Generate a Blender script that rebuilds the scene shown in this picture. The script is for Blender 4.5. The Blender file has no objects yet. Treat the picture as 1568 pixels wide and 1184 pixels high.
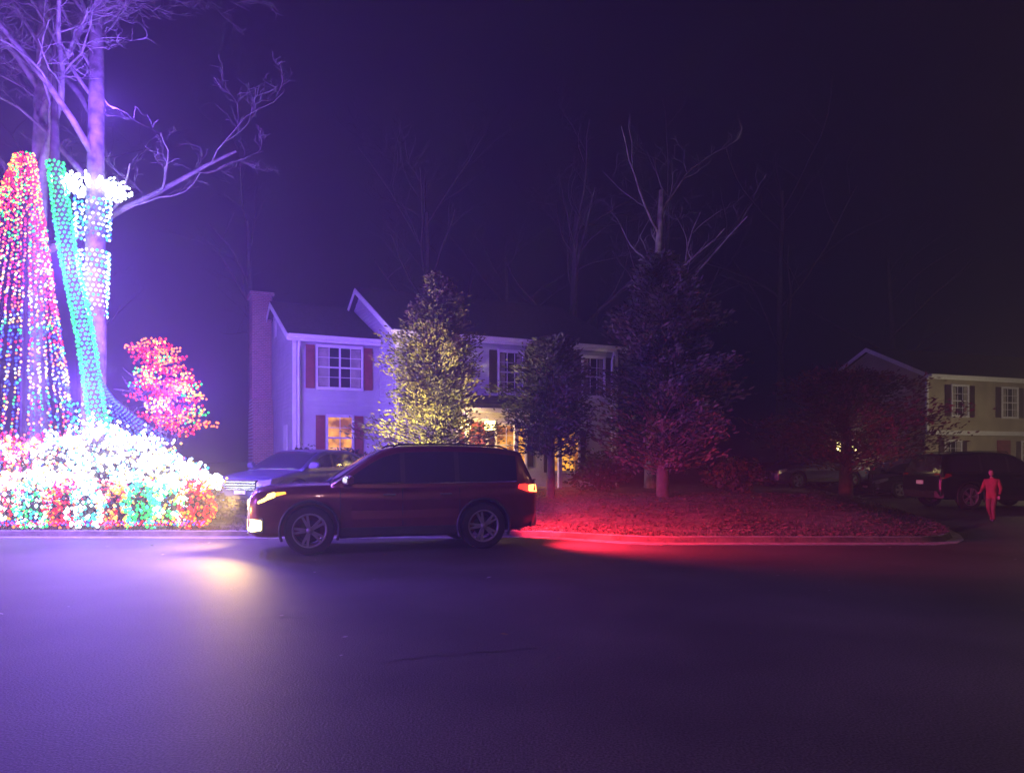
import bpy, bmesh, math, random
from mathutils import Vector, Matrix, noise
from math import sin, cos, pi, radians, sqrt
scene=bpy.context.scene
COL=scene.collection
# ------------------------------------------------------------------ materials
def nm(name):
    m=bpy.data.materials.new(name); m.use_nodes=True
    return m,m.node_tree.nodes,m.node_tree.links,m.node_tree.nodes['Principled BSDF']
def mat(name,c,rough=.6,metal=0,var=.25,scale=6,bump=0,bscale=40,spec=.5,coat=0):
    m,n,l,b=nm(name)
    b.inputs['Roughness'].default_value=rough; b.inputs['Metallic'].default_value=metal
    b.inputs['Specular IOR Level'].default_value=spec
    b.inputs['Coat Weight'].default_value=coat
    tc=n.new('ShaderNodeTexCoord'); t=n.new('ShaderNodeTexNoise'); t.inputs['Scale'].default_value=scale
    t.inputs['Detail'].default_value=6
    l.new(tc.outputs['Object'],t.inputs['Vector'])
    r=n.new('ShaderNodeValToRGB'); r.color_ramp.elements[0].position=.3; r.color_ramp.elements[1].position=.7
    r.color_ramp.elements[0].color=(c[0]*(1-var),c[1]*(1-var),c[2]*(1-var),1)
    r.color_ramp.elements[1].color=(c[0]*(1+var),c[1]*(1+var),c[2]*(1+var),1)
    l.new(t.outputs['Fac'],r.inputs['Fac']); l.new(r.outputs['Color'],b.inputs['Base Color'])
    if bump>0:
        t2=n.new('ShaderNodeTexNoise'); t2.inputs['Scale'].default_value=bscale; t2.inputs['Detail'].default_value=4
        l.new(tc.outputs['Object'],t2.inputs['Vector'])
        bp=n.new('ShaderNodeBump'); bp.inputs['Strength'].default_value=bump; bp.inputs['Distance'].default_value=.02
        l.new(t2.outputs['Fac'],bp.inputs['Height']); l.new(bp.outputs['Normal'],b.inputs['Normal'])
    return m
def emat(name,c,s,sample=False):
    m,n,l,b=nm(name)
    b.inputs['Base Color'].default_value=(c[0]*.08,c[1]*.08,c[2]*.08,1)
    b.inputs['Emission Color'].default_value=(*c,1); b.inputs['Emission Strength'].default_value=s
    if not sample: m.cycles.emission_sampling='NONE'
    return m
M={}
def asphalt():
    m,n,l,b=nm('asphalt'); tc=n.new('ShaderNodeTexCoord')
    a=n.new('ShaderNodeTexNoise'); a.inputs['Scale'].default_value=.45; a.inputs['Detail'].default_value=6
    f=n.new('ShaderNodeTexNoise'); f.inputs['Scale'].default_value=70; f.inputs['Detail'].default_value=3
    for t in (a,f): l.new(tc.outputs['Object'],t.inputs['Vector'])
    r1=n.new('ShaderNodeValToRGB'); r1.color_ramp.elements[0].position=.32; r1.color_ramp.elements[1].position=.68
    r1.color_ramp.elements[0].color=(.042,.039,.040,1); r1.color_ramp.elements[1].color=(.088,.081,.080,1)
    r2=n.new('ShaderNodeValToRGB'); r2.color_ramp.elements[0].position=.35; r2.color_ramp.elements[1].position=.66
    r2.color_ramp.elements[0].color=(.45,.45,.45,1); r2.color_ramp.elements[1].color=(1.6,1.6,1.6,1)
    l.new(a.outputs['Fac'],r1.inputs['Fac']); l.new(f.outputs['Fac'],r2.inputs['Fac'])
    mx=n.new('ShaderNodeMix'); mx.data_type='RGBA'; mx.blend_type='MULTIPLY'; mx.inputs[0].default_value=1
    l.new(r1.outputs['Color'],mx.inputs[6]); l.new(r2.outputs['Color'],mx.inputs[7]); l.new(mx.outputs[2],b.inputs['Base Color'])
    b.inputs['Roughness'].default_value=.66; b.inputs['Specular IOR Level'].default_value=.4
    bp=n.new('ShaderNodeBump'); bp.inputs['Strength'].default_value=.6; bp.inputs['Distance'].default_value=.007
    l.new(f.outputs['Fac'],bp.inputs['Height']); l.new(bp.outputs['Normal'],b.inputs['Normal']); return m
M['asphalt']=asphalt()
M['seam']=mat('tar_seam',(.022,.021,.022),.6)
M['concrete']=mat('concrete',(.30,.29,.28),.8,var=.35,scale=5,bump=.3)
M['lawn']=mat('lawn_soil',(.12,.10,.07),.95,var=.5,scale=3,bump=1,bscale=18)
M['leaf1']=mat('dry_leaves_a',(.19,.13,.08),.9); M['leaf2']=mat('dry_leaves_b',(.10,.08,.05),.9)
M['grass']=mat('grass_blades',(.06,.065,.035),.8,var=.4)
M['bark']=mat('bark',(.26,.24,.22),.9,var=.6,scale=4,bump=1,bscale=12)
M['barkd']=mat('bark_dark',(.10,.085,.07),.9,var=.4,bump=.6)
M['siding']=mat('siding',(.50,.50,.56),.55,var=.08,scale=2)
M['siding2']=mat('siding_beige',(.42,.37,.26),.6,var=.16,scale=1.5)
M['white']=mat('white_trim',(.76,.76,.78),.5,var=.05)
M['shutr']=mat('shutter_red',(.26,.05,.06),.6); M['shutb']=mat('shutter_brown',(.06,.03,.03),.6)
M['roof']=mat('roof_shingle',(.05,.047,.055),.9,var=.4,scale=9,bump=.5,bscale=20)
M['glassw']=mat('window_glass',(.03,.03,.04),.08,var=.1)
M['curtain']=mat('curtain',(.35,.32,.3),.8,var=.3,scale=4)
def litwin():
    m,n,l,b=nm('lit_window'); tc=n.new('ShaderNodeTexCoord'); t=n.new('ShaderNodeTexNoise'); t.inputs['Scale'].default_value=2.2; t.inputs['Detail'].default_value=3
    l.new(tc.outputs['Object'],t.inputs['Vector']); r=n.new('ShaderNodeValToRGB'); r.color_ramp.elements[0].position=.38; r.color_ramp.elements[1].position=.62
    r.color_ramp.elements[0].color=(.20,.055,.01,1); r.color_ramp.elements[1].color=(1,.42,.04,1)
    l.new(t.outputs['Fac'],r.inputs['Fac']); l.new(r.outputs['Color'],b.inputs['Emission Color']); b.inputs['Emission Strength'].default_value=1.5
    b.inputs['Base Color'].default_value=(.04,.02,.01,1); m.cycles.emission_sampling='NONE'; return m
M['warmwin']=litwin()
M['lamp']=emat('lamp_glow',(1,.80,.28),7)
M['black']=mat('black_plastic',(.022,.022,.025),.5); M['rubber']=mat('rubber',(.02,.02,.02),.85)
M['chrome']=mat('chrome',(.7,.7,.72),.25,1,var=.05); M['alloy']=mat('alloy',(.24,.24,.25),.45,.3,var=.05)
M['cglass']=mat('car_glass',(.03,.03,.045),.07,var=.05,spec=.9)
M['paint']=mat('paint_maroon_redlit',(.15,.028,.034),.32,.3,var=.08,coat=.8)  # maroon pushed redder to carry the red glow on the doors
M['paintd']=mat('paint_dark',(.010,.010,.014),.3,.2,var=.05,coat=.5)
M['paints']=mat('paint_blue_grey',(.09,.09,.19),.35,.5,var=.05,coat=.5)
M['head']=emat('headlamp',(1,.70,.16),4.5); M['fog']=emat('foglamp',(1,.80,.28),7)
M['amber']=emat('amber_marker',(1,.42,.03),3)
M['tail']=emat('taillamp',(1,.03,.02),2.5); M['brake']=emat('brakelamp',(1,.20,.05),9)
M['taild']=mat('taillamp_off',(.25,.01,.01),.2); M['headd']=mat('headlamp_off',(.35,.35,.4),.15,.3)
def brick():
    m,n,l,b=nm('brick'); tc=n.new('ShaderNodeTexCoord'); t=n.new('ShaderNodeTexBrick')
    mp=n.new('ShaderNodeMapping'); mp.inputs['Rotation'].default_value=(radians(90),0,0)
    l.new(tc.outputs['Object'],mp.inputs['Vector']); l.new(mp.outputs['Vector'],t.inputs['Vector'])
    t.inputs['Scale'].default_value=4; t.inputs['Color1'].default_value=(.34,.13,.14,1); t.inputs['Color2'].default_value=(.22,.09,.10,1)
    t.inputs['Mortar'].default_value=(.4,.37,.37,1); l.new(t.outputs['Color'],b.inputs['Base Color']); b.inputs['Roughness'].default_value=.9
    return m
M['brick']=brick()
BC={'red':((1,.008,.012),4.5),'green':((.01,1,.10),3.4),'blue':((.02,.06,1),6),'white':((.62,.82,1),6),'yellow':((1,.55,.04),4.5),'magenta':((1,.04,.30),3.6),'cyan':((.03,.65,1),4.5),'orange':((1,.16,.008),4.5)}
for k,(c,s) in BC.items(): M['b_'+k]=emat('bulb_'+k,c,s)
M['b_hot']=emat('bulb_hot',(.85,.92,1),13)
# ------------------------------------------------------------------ helpers
def empty(name,loc=(0,0,0),rz=0):
    o=bpy.data.objects.new(name,None); COL.objects.link(o); o.location=loc; o.rotation_euler=(0,0,rz); return o
def mk(name,verts,faces,mats,parent=None,idx=None,smooth=False):
    me=bpy.data.meshes.new(name); me.from_pydata([tuple(v) for v in verts],[],faces)
    if not isinstance(mats,(list,tuple)): mats=[mats]
    for m in mats: me.materials.append(m)
    if idx: me.polygons.foreach_set('material_index',idx)
    if smooth: me.polygons.foreach_set('use_smooth',[True]*len(me.polygons))
    me.update(); o=bpy.data.objects.new(name,me); COL.objects.link(o)
    if parent: o.parent=parent
    return o
def bm_obj(bm,name,m,parent=None,smooth=False):
    me=bpy.data.meshes.new(name); bm.normal_update(); bm.to_mesh(me); bm.free(); me.materials.append(m)
    if smooth: me.polygons.foreach_set('use_smooth',[True]*len(me.polygons))
    o=bpy.data.objects.new(name,me); COL.objects.link(o)
    if parent: o.parent=parent
    return o
def box(name,a,b,m,parent=None,bev=.008):
    bm=bmesh.new(); bmesh.ops.create_cube(bm,size=1)
    for v in bm.verts:
        v.co=Vector([(a[i]+b[i])/2+v.co[i]*(b[i]-a[i]) for i in range(3)])
    s=min(abs(b[i]-a[i]) for i in range(3))
    if bev>0: bmesh.ops.bevel(bm,geom=bm.edges[:],offset=min(bev,s*.3),segments=2,affect='EDGES')
    return bm_obj(bm,name,m,parent)
def hull(name,pts,m,parent=None,bev=.01):
    bm=bmesh.new()
    for p in pts: bm.verts.new(p)
    r=bmesh.ops.convex_hull(bm,input=bm.verts[:])
    bmesh.ops.dissolve_limit(bm,angle_limit=.02,verts=bm.verts[:],edges=bm.edges[:])
    if bev>0: bmesh.ops.bevel(bm,geom=bm.edges[:],offset=bev,segments=2,affect='EDGES')
    bmesh.ops.recalc_face_normals(bm,faces=bm.faces[:])
    return bm_obj(bm,name,m,parent,False)
def tube_data(V,F,pts,rad,n=6,cap=True):
    base=len(V); up=None
    for i,p in enumerate(pts):
        p=Vector(p); d=(Vector(pts[min(i+1,len(pts)-1)])-Vector(pts[max(i-1,0)])).normalized()
        if up is None:
            up=Vector((0,0,1)) if abs(d.z)<.9 else Vector((1,0,0))
        a=d.cross(up)
        if a.length<1e-4: a=d.cross(Vector((0,1,0)))
        a.normalize(); b=a.cross(d).normalized(); up=b
        r=rad[i] if isinstance(rad,(list,tuple)) else rad
        for k in range(n):
            t=2*pi*k/n; V.append(p+a*cos(t)*r+b*sin(t)*r)
    for i in range(len(pts)-1):
        for k in range(n):
            q=base+i*n; k2=(k+1)%n; F.append((q+k,q+k2,q+n+k2,q+n+k))
    if cap:
        F.append(tuple(base+k for k in range(n))); F.append(tuple(base+(len(pts)-1)*n+k for k in range(n-1,-1,-1)))
def tube(name,pts,rad,m,parent=None,n=8):
    V=[];F=[]; tube_data(V,F,pts,rad,n); return mk(name,V,F,m,parent,smooth=True)
def lathe(name,prof,m,parent=None,n=32,loc=(0,0,0)):
    V=[];F=[]
    for k in range(n):
        t=2*pi*k/n
        for r,y in prof: V.append((loc[0]+r*cos(t),loc[1]+y,loc[2]+r*sin(t)))
    p=len(prof)
    for k in range(n):
        for j in range(p-1):
            F.append((k*p+j,k*p+j+1,((k+1)%n)*p+j+1,((k+1)%n)*p+j))
    return mk(name,V,F,m,parent,smooth=True)
# ------------------------------------------------------------------ ground
def sm(a,b,x):
    t=max(0,min(1,(x-a)/(b-a))); return t*t*(3-2*t)
def kerbY(x):
    return 14.6-1.1*sm(.2,2.8,x)+17*sm(7.5,15,x)
def gz(x,y):
    s=y-kerbY(x)
    if s<.05: return -.03
    return .10+.50*sm(.3,7,s)*(1-.35*sm(6,12,x))+.04*noise.noise(Vector((x*.8,y*.8,0)))*min(1,s)
xs=[-300,-150,-80,-50]+[-35+i*.5 for i in range(150)]+[50,80,150,300]
ss=[-200,-60,-20,-8,-3,-1,-.12,.06,.3,.6,1,1.5,2,2.6,3.3,4,5,6,7,8,10,12,15,19,25,35,50,80,140,300]
V=[];F=[]
for s in ss:
    for x in xs:
        y=kerbY(x)+s; V.append((x,y,gz(x,y)))
n=len(xs)
for j in range(len(ss)-1):
    for i in range(n-1): F.append((j*n+i,j*n+i+1,(j+1)*n+i+1,(j+1)*n+i))
mk('ground',V,F,M['lawn'],smooth=True)
def strip(name,s0,s1,z0,z1,m,xa=-80,xb=60,seg=280):
    V=[];F=[]
    for i in range(seg+1):
        x=xa+(xb-xa)*i/seg
        V+= [(x,kerbY(x)+s0,z0-.15),(x,kerbY(x)+s0,z0),(x,kerbY(x)+s0+(.06 if s1-s0<.3 else 0),z1),(x,kerbY(x)+s1,z1),(x,kerbY(x)+s1,z1-.2)]
    for i in range(seg):
        a=i*5
        for k in range(4): F.append((a+k,a+5+k,a+6+k,a+1+k))
    return mk(name,V,F,m)
V=[];F=[];seg=300
for i in range(seg+1):
    x=-100+200*i/seg
    for s in (-100,-30,-10,-4,-1.5,-.40): V.append((x,kerbY(x)+s,0.0))
for i in range(seg):
    for k in range(5): F.append((i*6+k,i*6+6+k,i*6+7+k,i*6+1+k))
mk('road',V,F,M['asphalt'])
strip('gutter',-.42,-.005,.004,.008,M['concrete'])
strip('kerb',0,.17,.02,.105,M['concrete'])
def seam(name,pts,w):
    V=[];F=[]
    for i,(x,y) in enumerate(pts):
        ww=w*(.3+1.0*random.random()); V+=[(x,y-ww,.004),(x,y+ww,.004)]
    for i in range(len(pts)-1): F.append((2*i,2*i+2,2*i+3,2*i+1))
    mk(name,V,F,M['seam'])
random.seed(4)
seam('road_crack',[(-1.2+i*.06,5.45+.02*i+.10*noise.noise(Vector((i*.35,0,0)))) for i in range(24)],.008)
seam('road_crack',[(-4.5+i*.2,6.9+.15*noise.noise(Vector((i*.4,5,0)))+.01*i) for i in range(14)],.006)
def litter(name,n,fn,mats,size,seed,flat=.5):
    random.seed(seed); V=[];F=[];I=[]
    for i in range(n):
        x,y,z=fn(); s=size*(.5+.9*random.random()); a=random.random()*2*pi; t=random.uniform(-flat,flat); u=Vector((cos(a),sin(a),t*.6))*s; v=Vector((-sin(a),cos(a),random.uniform(-flat,flat)))*s*.6
        p=Vector((x,y,z+.006+(abs(u.z)+abs(v.z))*.6)); b=len(V); V+=[p-u,p-v,p+u,p+v]; F.append((b,b+1,b+2,b+3)); I.append(random.randrange(len(mats)))
    return mk(name,V,F,mats,idx=I)
def lawnpt():
    while True:
        x=random.uniform(-4,13); s=.10+7*random.random()**1.3; y=kerbY(x)+s
        if noise.noise(Vector((x*.7,y*.7,4)))+random.uniform(-.3,.3)>-.12: return x,y,gz(x,y)
litter('fallen_leaves',15000,lawnpt,[M['leaf1'],M['leaf2'],M['lawn']],.04,1,.5)
def roadpt():
    x=random.uniform(-7,9); return x,kerbY(x)-.02-random.random()**3*9,.006
litter('fallen_leaves_on_road',240,roadpt,[M['leaf1'],M['leaf2'],M['concrete']],.03,2,.3)
random.seed(3);V=[];F=[]
for i in range(16000):
    x=random.uniform(-14,13); s=.13+6*random.random()**1.6; y=kerbY(x)+s; z=gz(x,y)
    a=random.random()*pi; h=random.uniform(.02,.07); b=len(V)
    V+=[(x-cos(a)*.012,y-sin(a)*.012,z),(x+cos(a)*.012,y+sin(a)*.012,z),(x+random.uniform(-.06,.06),y+random.uniform(-.06,.06),z+h)]; F.append((b,b+1,b+2))
mk('grass',V,F,M['grass'])
# ------------------------------------------------------------------ trees
def bare_tree(name,base,height,r0,seed,m,lean=(0,0),depth=5,spread=.6,first=.35,dens=1.0,curl=1.0,thin=1.0):
    random.seed(seed); root=empty(name,base); V=[];F=[]
    def br(p,d,L,r,lv):
        ns=10 if lv==0 else (7 if lv<3 else 5); pts=[p.copy()];rad=[r]; dd=d.copy()
        wob=.018 if lv==0 else (.12+.06*lv)*curl
        for i in range(ns):
            dd=(dd+Vector((random.uniform(-1,1),random.uniform(-1,1),random.uniform(-.8,.9)))*wob).normalized()
            p=p+dd*L/ns; pts.append(p.copy()); rad.append(max(.006,r*(1-.66*((i+1)/ns)**1.1)))
        tube_data(V,F,pts,rad,10 if lv==0 else (5 if lv<3 else 3),False)
        if lv>=depth: return
        nc=int((9 if lv==0 else random.choice((3,4,5)))*dens)
        for c in range(nc):
            t=first+(1-first)*(c+random.random()*.8)/nc if lv==0 else .2+.8*(c+random.random()*.7)/nc
            t=min(t,.999); k=min(int(t*ns),ns-1); q=pts[k].lerp(pts[k+1],t*ns-k)
            a=random.random()*2*pi; side=Vector((cos(a),sin(a),.15))
            nd=(dd*.8+side*random.uniform(.6,1.2)*spread*1.6).normalized()
            if nd.z<-.2: nd.z=0
            br(q,nd,L*random.uniform(.36,.58)*(.8 if lv==0 else 1),rad[k]*random.uniform(.35,.6)*(thin if lv==0 else 1),lv+1)
    br(Vector((0,0,-.1)),Vector((lean[0],lean[1],1)).normalized(),height,r0,0)
    mk('trunk_and_branches',V,F,m,root,smooth=True); return root
def foliage(V,F,I,c,rad,n,size,nm_,shell=.5,up=0.0):
    for i in range(n):
        d=Vector((random.gauss(0,1),random.gauss(0,1),random.gauss(0,1))).normalized()
        r=shell+(1-shell)*random.random()
        r*=.8+.45*noise.noise(d*2.2+Vector(c)*.7)
        p=Vector(c)+Vector((d.x*rad[0],d.y*rad[1],d.z*rad[2]))*r
        s=size*random.uniform(.6,1.4); u=Vector((random.gauss(0,1),random.gauss(0,1),random.gauss(0,.6)-up)).normalized()*s
        v=u.cross(Vector((random.random(),random.random(),random.random()))).normalized()*s*.4
        b=len(V); V+=[p-u*.5,p+v,p+u,p-v]; F.append((b,b+1,b+2,b+3)); I.append(max(0,min(nm_-1,int(nm_*(.5+.9*noise.noise(p*1.3))))))
def conifer(name,base,H,R,seed,cols,n=150,z0=.35,shape=1.0,size=.13,per=46,lumps=.3):
    random.seed(seed); root=empty(name,base); V=[];F=[];I=[]
    TV=[];TF=[]; tube_data(TV,TF,[(0,0,-.1),(.03,0,H*.5),(0,.02,H*.97)],[R*.09+.03,R*.06+.02,.01],8)
    ms=[mat(name+'_leaf%d'%i,c,.85,var=.3) for i,c in enumerate(cols)]
    for i in range(n):
        t=(i+random.random())/n; t=t**.85; h=z0+(H-z0)*t
        prof=(1-t)**shape*(.75+.25*min(1,t*6))
        a=i*2.399+random.uniform(-.4,.4)
        L=R*prof*(1+lumps*noise.noise(Vector((cos(a)*1.2,sin(a)*1.2,h*1.0+seed)))*2.6)*random.uniform(.75,1.12)+.08
        tip=Vector((cos(a)*L,sin(a)*L,h+L*.18)); st=Vector((0,0,h-.1*L))
        tube_data(TV,TF,[st,st.lerp(tip,.55)+Vector((0,0,.05)),tip],[.022,.014,.004],4,False)
        for k in range(per):
            q=.25+.8*random.random()**.7; p=st.lerp(tip,q); w=.13+.20*L*(1.1-q*.7)
            p=p+Vector((random.gauss(0,w*.6),random.gauss(0,w*.6),random.gauss(0,w*.30)))
            d=(tip-st).normalized()+Vector((random.gauss(0,.5),random.gauss(0,.5),random.gauss(0,.3)+.1))
            u=d.normalized()*size*random.uniform(.5,1.2); v=u.cross(Vector((random.gauss(0,1),random.gauss(0,1),random.gauss(0,1)))).normalized()*size*.32
            b=len(V); V+=[p-u,p+v,p+u,p-v]; F.append((b,b+1,b+2,b+3))
            g=.5+.9*noise.noise(p*1.6+Vector((seed,0,0)))+.25*(q-.6); I.append(max(0,min(len(ms)-1,int(g*len(ms)))))
    mk('trunk',TV,TF,M['barkd'],root,smooth=True); mk('foliage',V,F,ms,root,idx=I); return root
def at(x,y): return (x,y,gz(x,y)-.02)
conifer('evergreen_tree',at(-1.95,19.2),5.85,1.4,11,[(.09,.09,.035),(.13,.125,.045),(.18,.16,.055)],n=280,shape=.62,per=90,lumps=.5,size=.07)
conifer('holly_tree',at(1.02,19.6),4.2,1.0,12,[(.03,.035,.03),(.06,.065,.05),(.10,.10,.08)],n=160,z0=1.1,shape=.34,per=70,lumps=.4,size=.08)
conifer('cedar_tree',at(3.95,19.4),6.3,1.65,13,[(.035,.04,.035),(.08,.08,.06),(.14,.13,.09)],n=270,z0=.7,shape=.5,per=75,lumps=.5,size=.09)
conifer('ornamental_tree',at(10.6,23.5),3.9,2.4,14,[(.06,.025,.03),(.10,.035,.045),(.16,.05,.06)],n=240,z0=1.0,shape=.34,per=60,size=.09,lumps=.6)
bare_tree('oak_tree',at(4.6,24.5),10,.24,24,M['bark'],lean=(.02,0),depth=4,spread=.55,first=.45,dens=.8)
bare_tree('oak_tree',at(2.7,33),12,.28,22,M['barkd'],lean=(-.03,0),depth=4,spread=.6,first=.4)
bare_tree('oak_tree',at(-4,36),13,.25,23,M['barkd'],depth=4,spread=.55,first=.4)
for i,(x,y) in enumerate([(-14,40),(9,44),(17,47),(26,50),(-22,38),(0,48)]):
    bare_tree('woodland_tree',at(x,y),14+(i*37%5),.28,40+i,M['barkd'],depth=4,spread=.55,first=.35,dens=.8)
# ------------------------------------------------------------------ holiday display
class Bulbs:
    def __init__(s): s.V=[];s.F=[];s.I=[];s.m=[];s.k={}
    def add(s,p,c,r=.028):
        if c not in s.k: s.k[c]=len(s.m); s.m.append(M['b_'+c])
        b=len(s.V); p=Vector(p)
        s.V+=[p+Vector(v)*r for v in ((1,0,0),(-1,0,0),(0,1,0),(0,-1,0),(0,0,1),(0,0,-1))]
        for f in ((0,2,4),(2,1,4),(1,3,4),(3,0,4),(2,0,5),(1,2,5),(3,1,5),(0,3,5)):
            s.F.append(tuple(b+i for i in f)); s.I.append(s.k[c])
    def build(s,name,parent): return mk(name,s.V,s.F,s.m,parent,idx=s.I)
def wrap(B,pts,rad,cols,sp=.10,row=.10,r=.028):
    for i in range(len(pts)-1):
        a,b=Vector(pts[i]),Vector(pts[i+1]); L=(b-a).length; n=max(1,int(L/row)); ax=(b-a).normalized()
        u=ax.cross(Vector((0,1,0))).normalized(); w=u.cross(ax)
        for k in range(n):
            t=k/n; c=a.lerp(b,t); R=rad[i]*(1-t)+rad[i+1]*t; m_=max(4,int(2*pi*R/sp))
            for j in range(m_):
                q=2*pi*(j+.5*(k%2))/m_; B.add(c+u*cos(q)*R+w*sin(q)*R+Vector((random.gauss(0,.008),random.gauss(0,.008),random.gauss(0,.008))),random.choice(cols),r)
tA=bare_tree('wrapped_oak_tree',at(-10.2,18),15,.31,37,M['bark'],depth=5,spread=.6,first=.52,curl=1.3,thin=.7,dens=1.25)
random.seed(7); B=Bulbs()
wrap(B,[(0,0,4.7),(0,0,6.35)],[.30,.37],['white','white','cyan','white'],.11,.115,.038)
wrap(B,[(0,0,6.62),(0,0,7.6)],[.37,.40],['white','cyan','blue','white'],.11,.115,.038)
for k in range(15):
    a=2*pi*k/15
    for j in range(10):
        q=.38+.46*j/9*(1 if k%2 else .8)
        for e in range(3): B.add((cos(a)*q,sin(a)*q,7.70+.26*random.random()),random.choice(['hot','white','hot']),.034)
wrap(B,[(0,0,1.6),(0,0,2.7)],[.42,.38],['white','cyan','blue'],.14,.14,.034)
B.build('light_strings',tA)
tB=bare_tree('wrapped_oak_tree',at(-12.15,18.9),15,.30,35,M['bark'],lean=(-.02,0),depth=5,spread=.65,first=.42,curl=1.3,thin=.9)
tC=bare_tree('wrapped_maple_tree',at(-9.6,17.3),2.2,.2,34,M['bark'],lean=(-.12,0),depth=0)
B=Bulbs(); random.seed(8)
limb=[(-.10,.1,1.9),(-.47,.15,4.2),(-.93,.2,6.3),(-1.22,.2,8.4)]
tube('leaning_limb',[(0,0,.1)]+limb+[(-1.4,.5,10),(-1.45,.6,12)],[.2,.15,.13,.12,.11,.07,.02],M['barkd'],tC)
wrap(B,limb,[.20,.195,.19,.18],['green']*8+['cyan'],.10,.105,.038)
B.build('light_strings',tC)
cone=empty('light_string_tree',at(-11.2,17.0)); B=Bulbs(); TV=[];TF=[]
tube_data(TV,TF,[(0,0,0),(0,0,8.2)],[.12,.05],8)
random.seed(18)
for k in range(44):
    a=2*pi*k/44; p0=Vector((cos(a)*.20,sin(a)*.14,8.3)); p1=Vector((-1.0+cos(a)*2.1,sin(a)*1.9,.5))
    tube_data(TV,TF,[p0,p1],.005,3)
    N=84
    for j in range(N):
        t=(j+.5*(k%2))/N; p=p0.lerp(p1,t); h=p.z
        p+=Vector((random.gauss(0,.015),random.gauss(0,.015),random.gauss(0,.015)))
        g=noise.noise(Vector((a*1.2,h*.8,3))); bandc=['yellow','blue','orange','cyan','red','blue','green','yellow','blue','white'][int(h*6+noise.noise(Vector((a,h,0)))*3)%10]
        if h>6: c=random.choice(['red','red','orange','yellow','red','green'])
        elif h>4.6: c=random.choice(['red','orange','magenta','yellow','white','red'])
        elif h>2.0: c=random.choice([bandc,bandc,bandc,bandc,'blue','yellow'])
        else: c=random.choice(['red','blue','magenta','blue'])
        B.add(p,c,.031)
mk('pole_and_wires',TV,TF,M['black'],cone); B.build('light_strings',cone)
def lit_bush(name,loc,rad,nleaf,nb,cols,seed,br=.028,spikes=0):
    random.seed(seed); root=empty(name,loc); V=[];F=[];I=[]
    foliage(V,F,I,(0,0,rad[2]*.9),rad,nleaf,.09,2); mk('foliage',V,F,[M['grass'],M['barkd']],root,idx=I)
    SV=[];SF=[]
    for k in range(7):
        a=k*.9; tube_data(SV,SF,[(0,0,0),(cos(a)*rad[0]*.4,sin(a)*rad[1]*.4,rad[2]*.9),(cos(a)*rad[0]*.75,sin(a)*rad[1]*.75,rad[2]*1.4)],[.03,.02,.006],5)
    B=Bulbs()
    for k in range(spikes):
        a=random.uniform(.05,pi-.05); d=Vector((cos(a),random.uniform(-.5,.3),sin(a)*.8)).normalized(); c0=Vector((0,0,rad[2]*.9)); L=random.uniform(1.05,1.45)
        e=c0+Vector((d.x*rad[0]*L,d.y*rad[1]*L,d.z*rad[2]*L)); tube_data(SV,SF,[c0,e],[.015,.004],4); col=random.choice(cols)
        for j in range(9): B.add(c0.lerp(e,.55+.45*j/8)+Vector((random.gauss(0,.03),random.gauss(0,.03),random.gauss(0,.03))),col,br)
    mk('stems',SV,SF,M['barkd'],root)
    for i in range(nb):
        z=random.uniform(-.85,1); a=random.random()*2*pi; q=sqrt(1-z*z); d=Vector((cos(a)*q,sin(a)*q,z)); s=.93+.6*noise.noise(d*2.3+Vector(loc))
        pc=noise.noise(d*2.6+Vector((seed,0,0))); c=random.choice(cols) if pc<.12 else cols[int(abs(pc)*23)%len(cols)]
        B.add((d.x*rad[0]*s,d.y*rad[1]*s,rad[2]*.9+d.z*rad[2]*s),c,br*(1.3 if c=='hot' else 1))
    B.build('light_strings',root); return root
hotc=['hot','hot','white','hot','cyan','yellow']; hot2=['yellow','hot','red','orange','magenta','red','white']; hot3=['white','cyan','blue','blue','green','hot']
for i,(x,y,rx,rz,h,cc) in enumerate([(-11.4,16.7,.8,.60,1.0,hot2),(-10.6,16.4,.55,.50,1.05,hot2),(-10.0,16.4,.6,.58,1.05,hotc),(-9.2,16.6,.72,.70,1.05,hotc),(-8.35,16.5,.7,.58,1.05,hotc),(-7.6,16.2,.6,.36,1.0,hotc),(-6.95,16.0,.55,.20,.95,hotc),(-10.2,15.9,.9,.18,1.0,['white','yellow','hot']),(-7.5,16.7,.5,.6,.4,['blue','blue','cyan','red'])]):
    lit_bush('lit_shrub',(x,y,h-.1),(rx,.6 if i<7 else .35,rz),500,520,cc,60+i,.031,14)
mix=[['green','cyan','green','yellow'],['red','orange','red'],['green','cyan','white'],['red','orange','red'],['cyan','white','cyan'],['orange','red','yellow'],['green','cyan','green']]
for i in range(9):
    x=-11.0+i*.56
    lit_bush('lit_boxwood',(x,15.25+.12*(i%2),.06),(.33,.36,.52),260,250,mix[i%7]+['hot']*(1 if i%3==1 else 0),80+i,.036,4)
hb=empty('lit_hedge',(0,0,0)); V=[];F=[];I=[]; random.seed(99)
for i in range(30): foliage(V,F,I,(-12.5+i*.21,16.4,.55),(.35,.4,.6),110,.09,2)
mk('foliage',V,F,[M['grass'],M['barkd']],hb,idx=I)
B=Bulbs()
for k in range(9):
    for j in range(100):
        B.add((-12.6+j*.057+random.gauss(0,.01),15.85,.25+k*.10+.03*sin(j*.3+k)),mix[(j//8)%7][k%3],.028)
for k in range(3):
    for j in range(64): B.add((-11.2+j*.078,14.95+.06*k,.2+.03*k),random.choice(['red','blue','magenta']),.022)
B.build('light_strings',hb)
rt=bare_tree('lit_redbud_tree',at(-8.2,17.3),2.6,.07,71,M['barkd'],depth=3,spread=.8,first=.3)
B=Bulbs(); random.seed(12)
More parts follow.
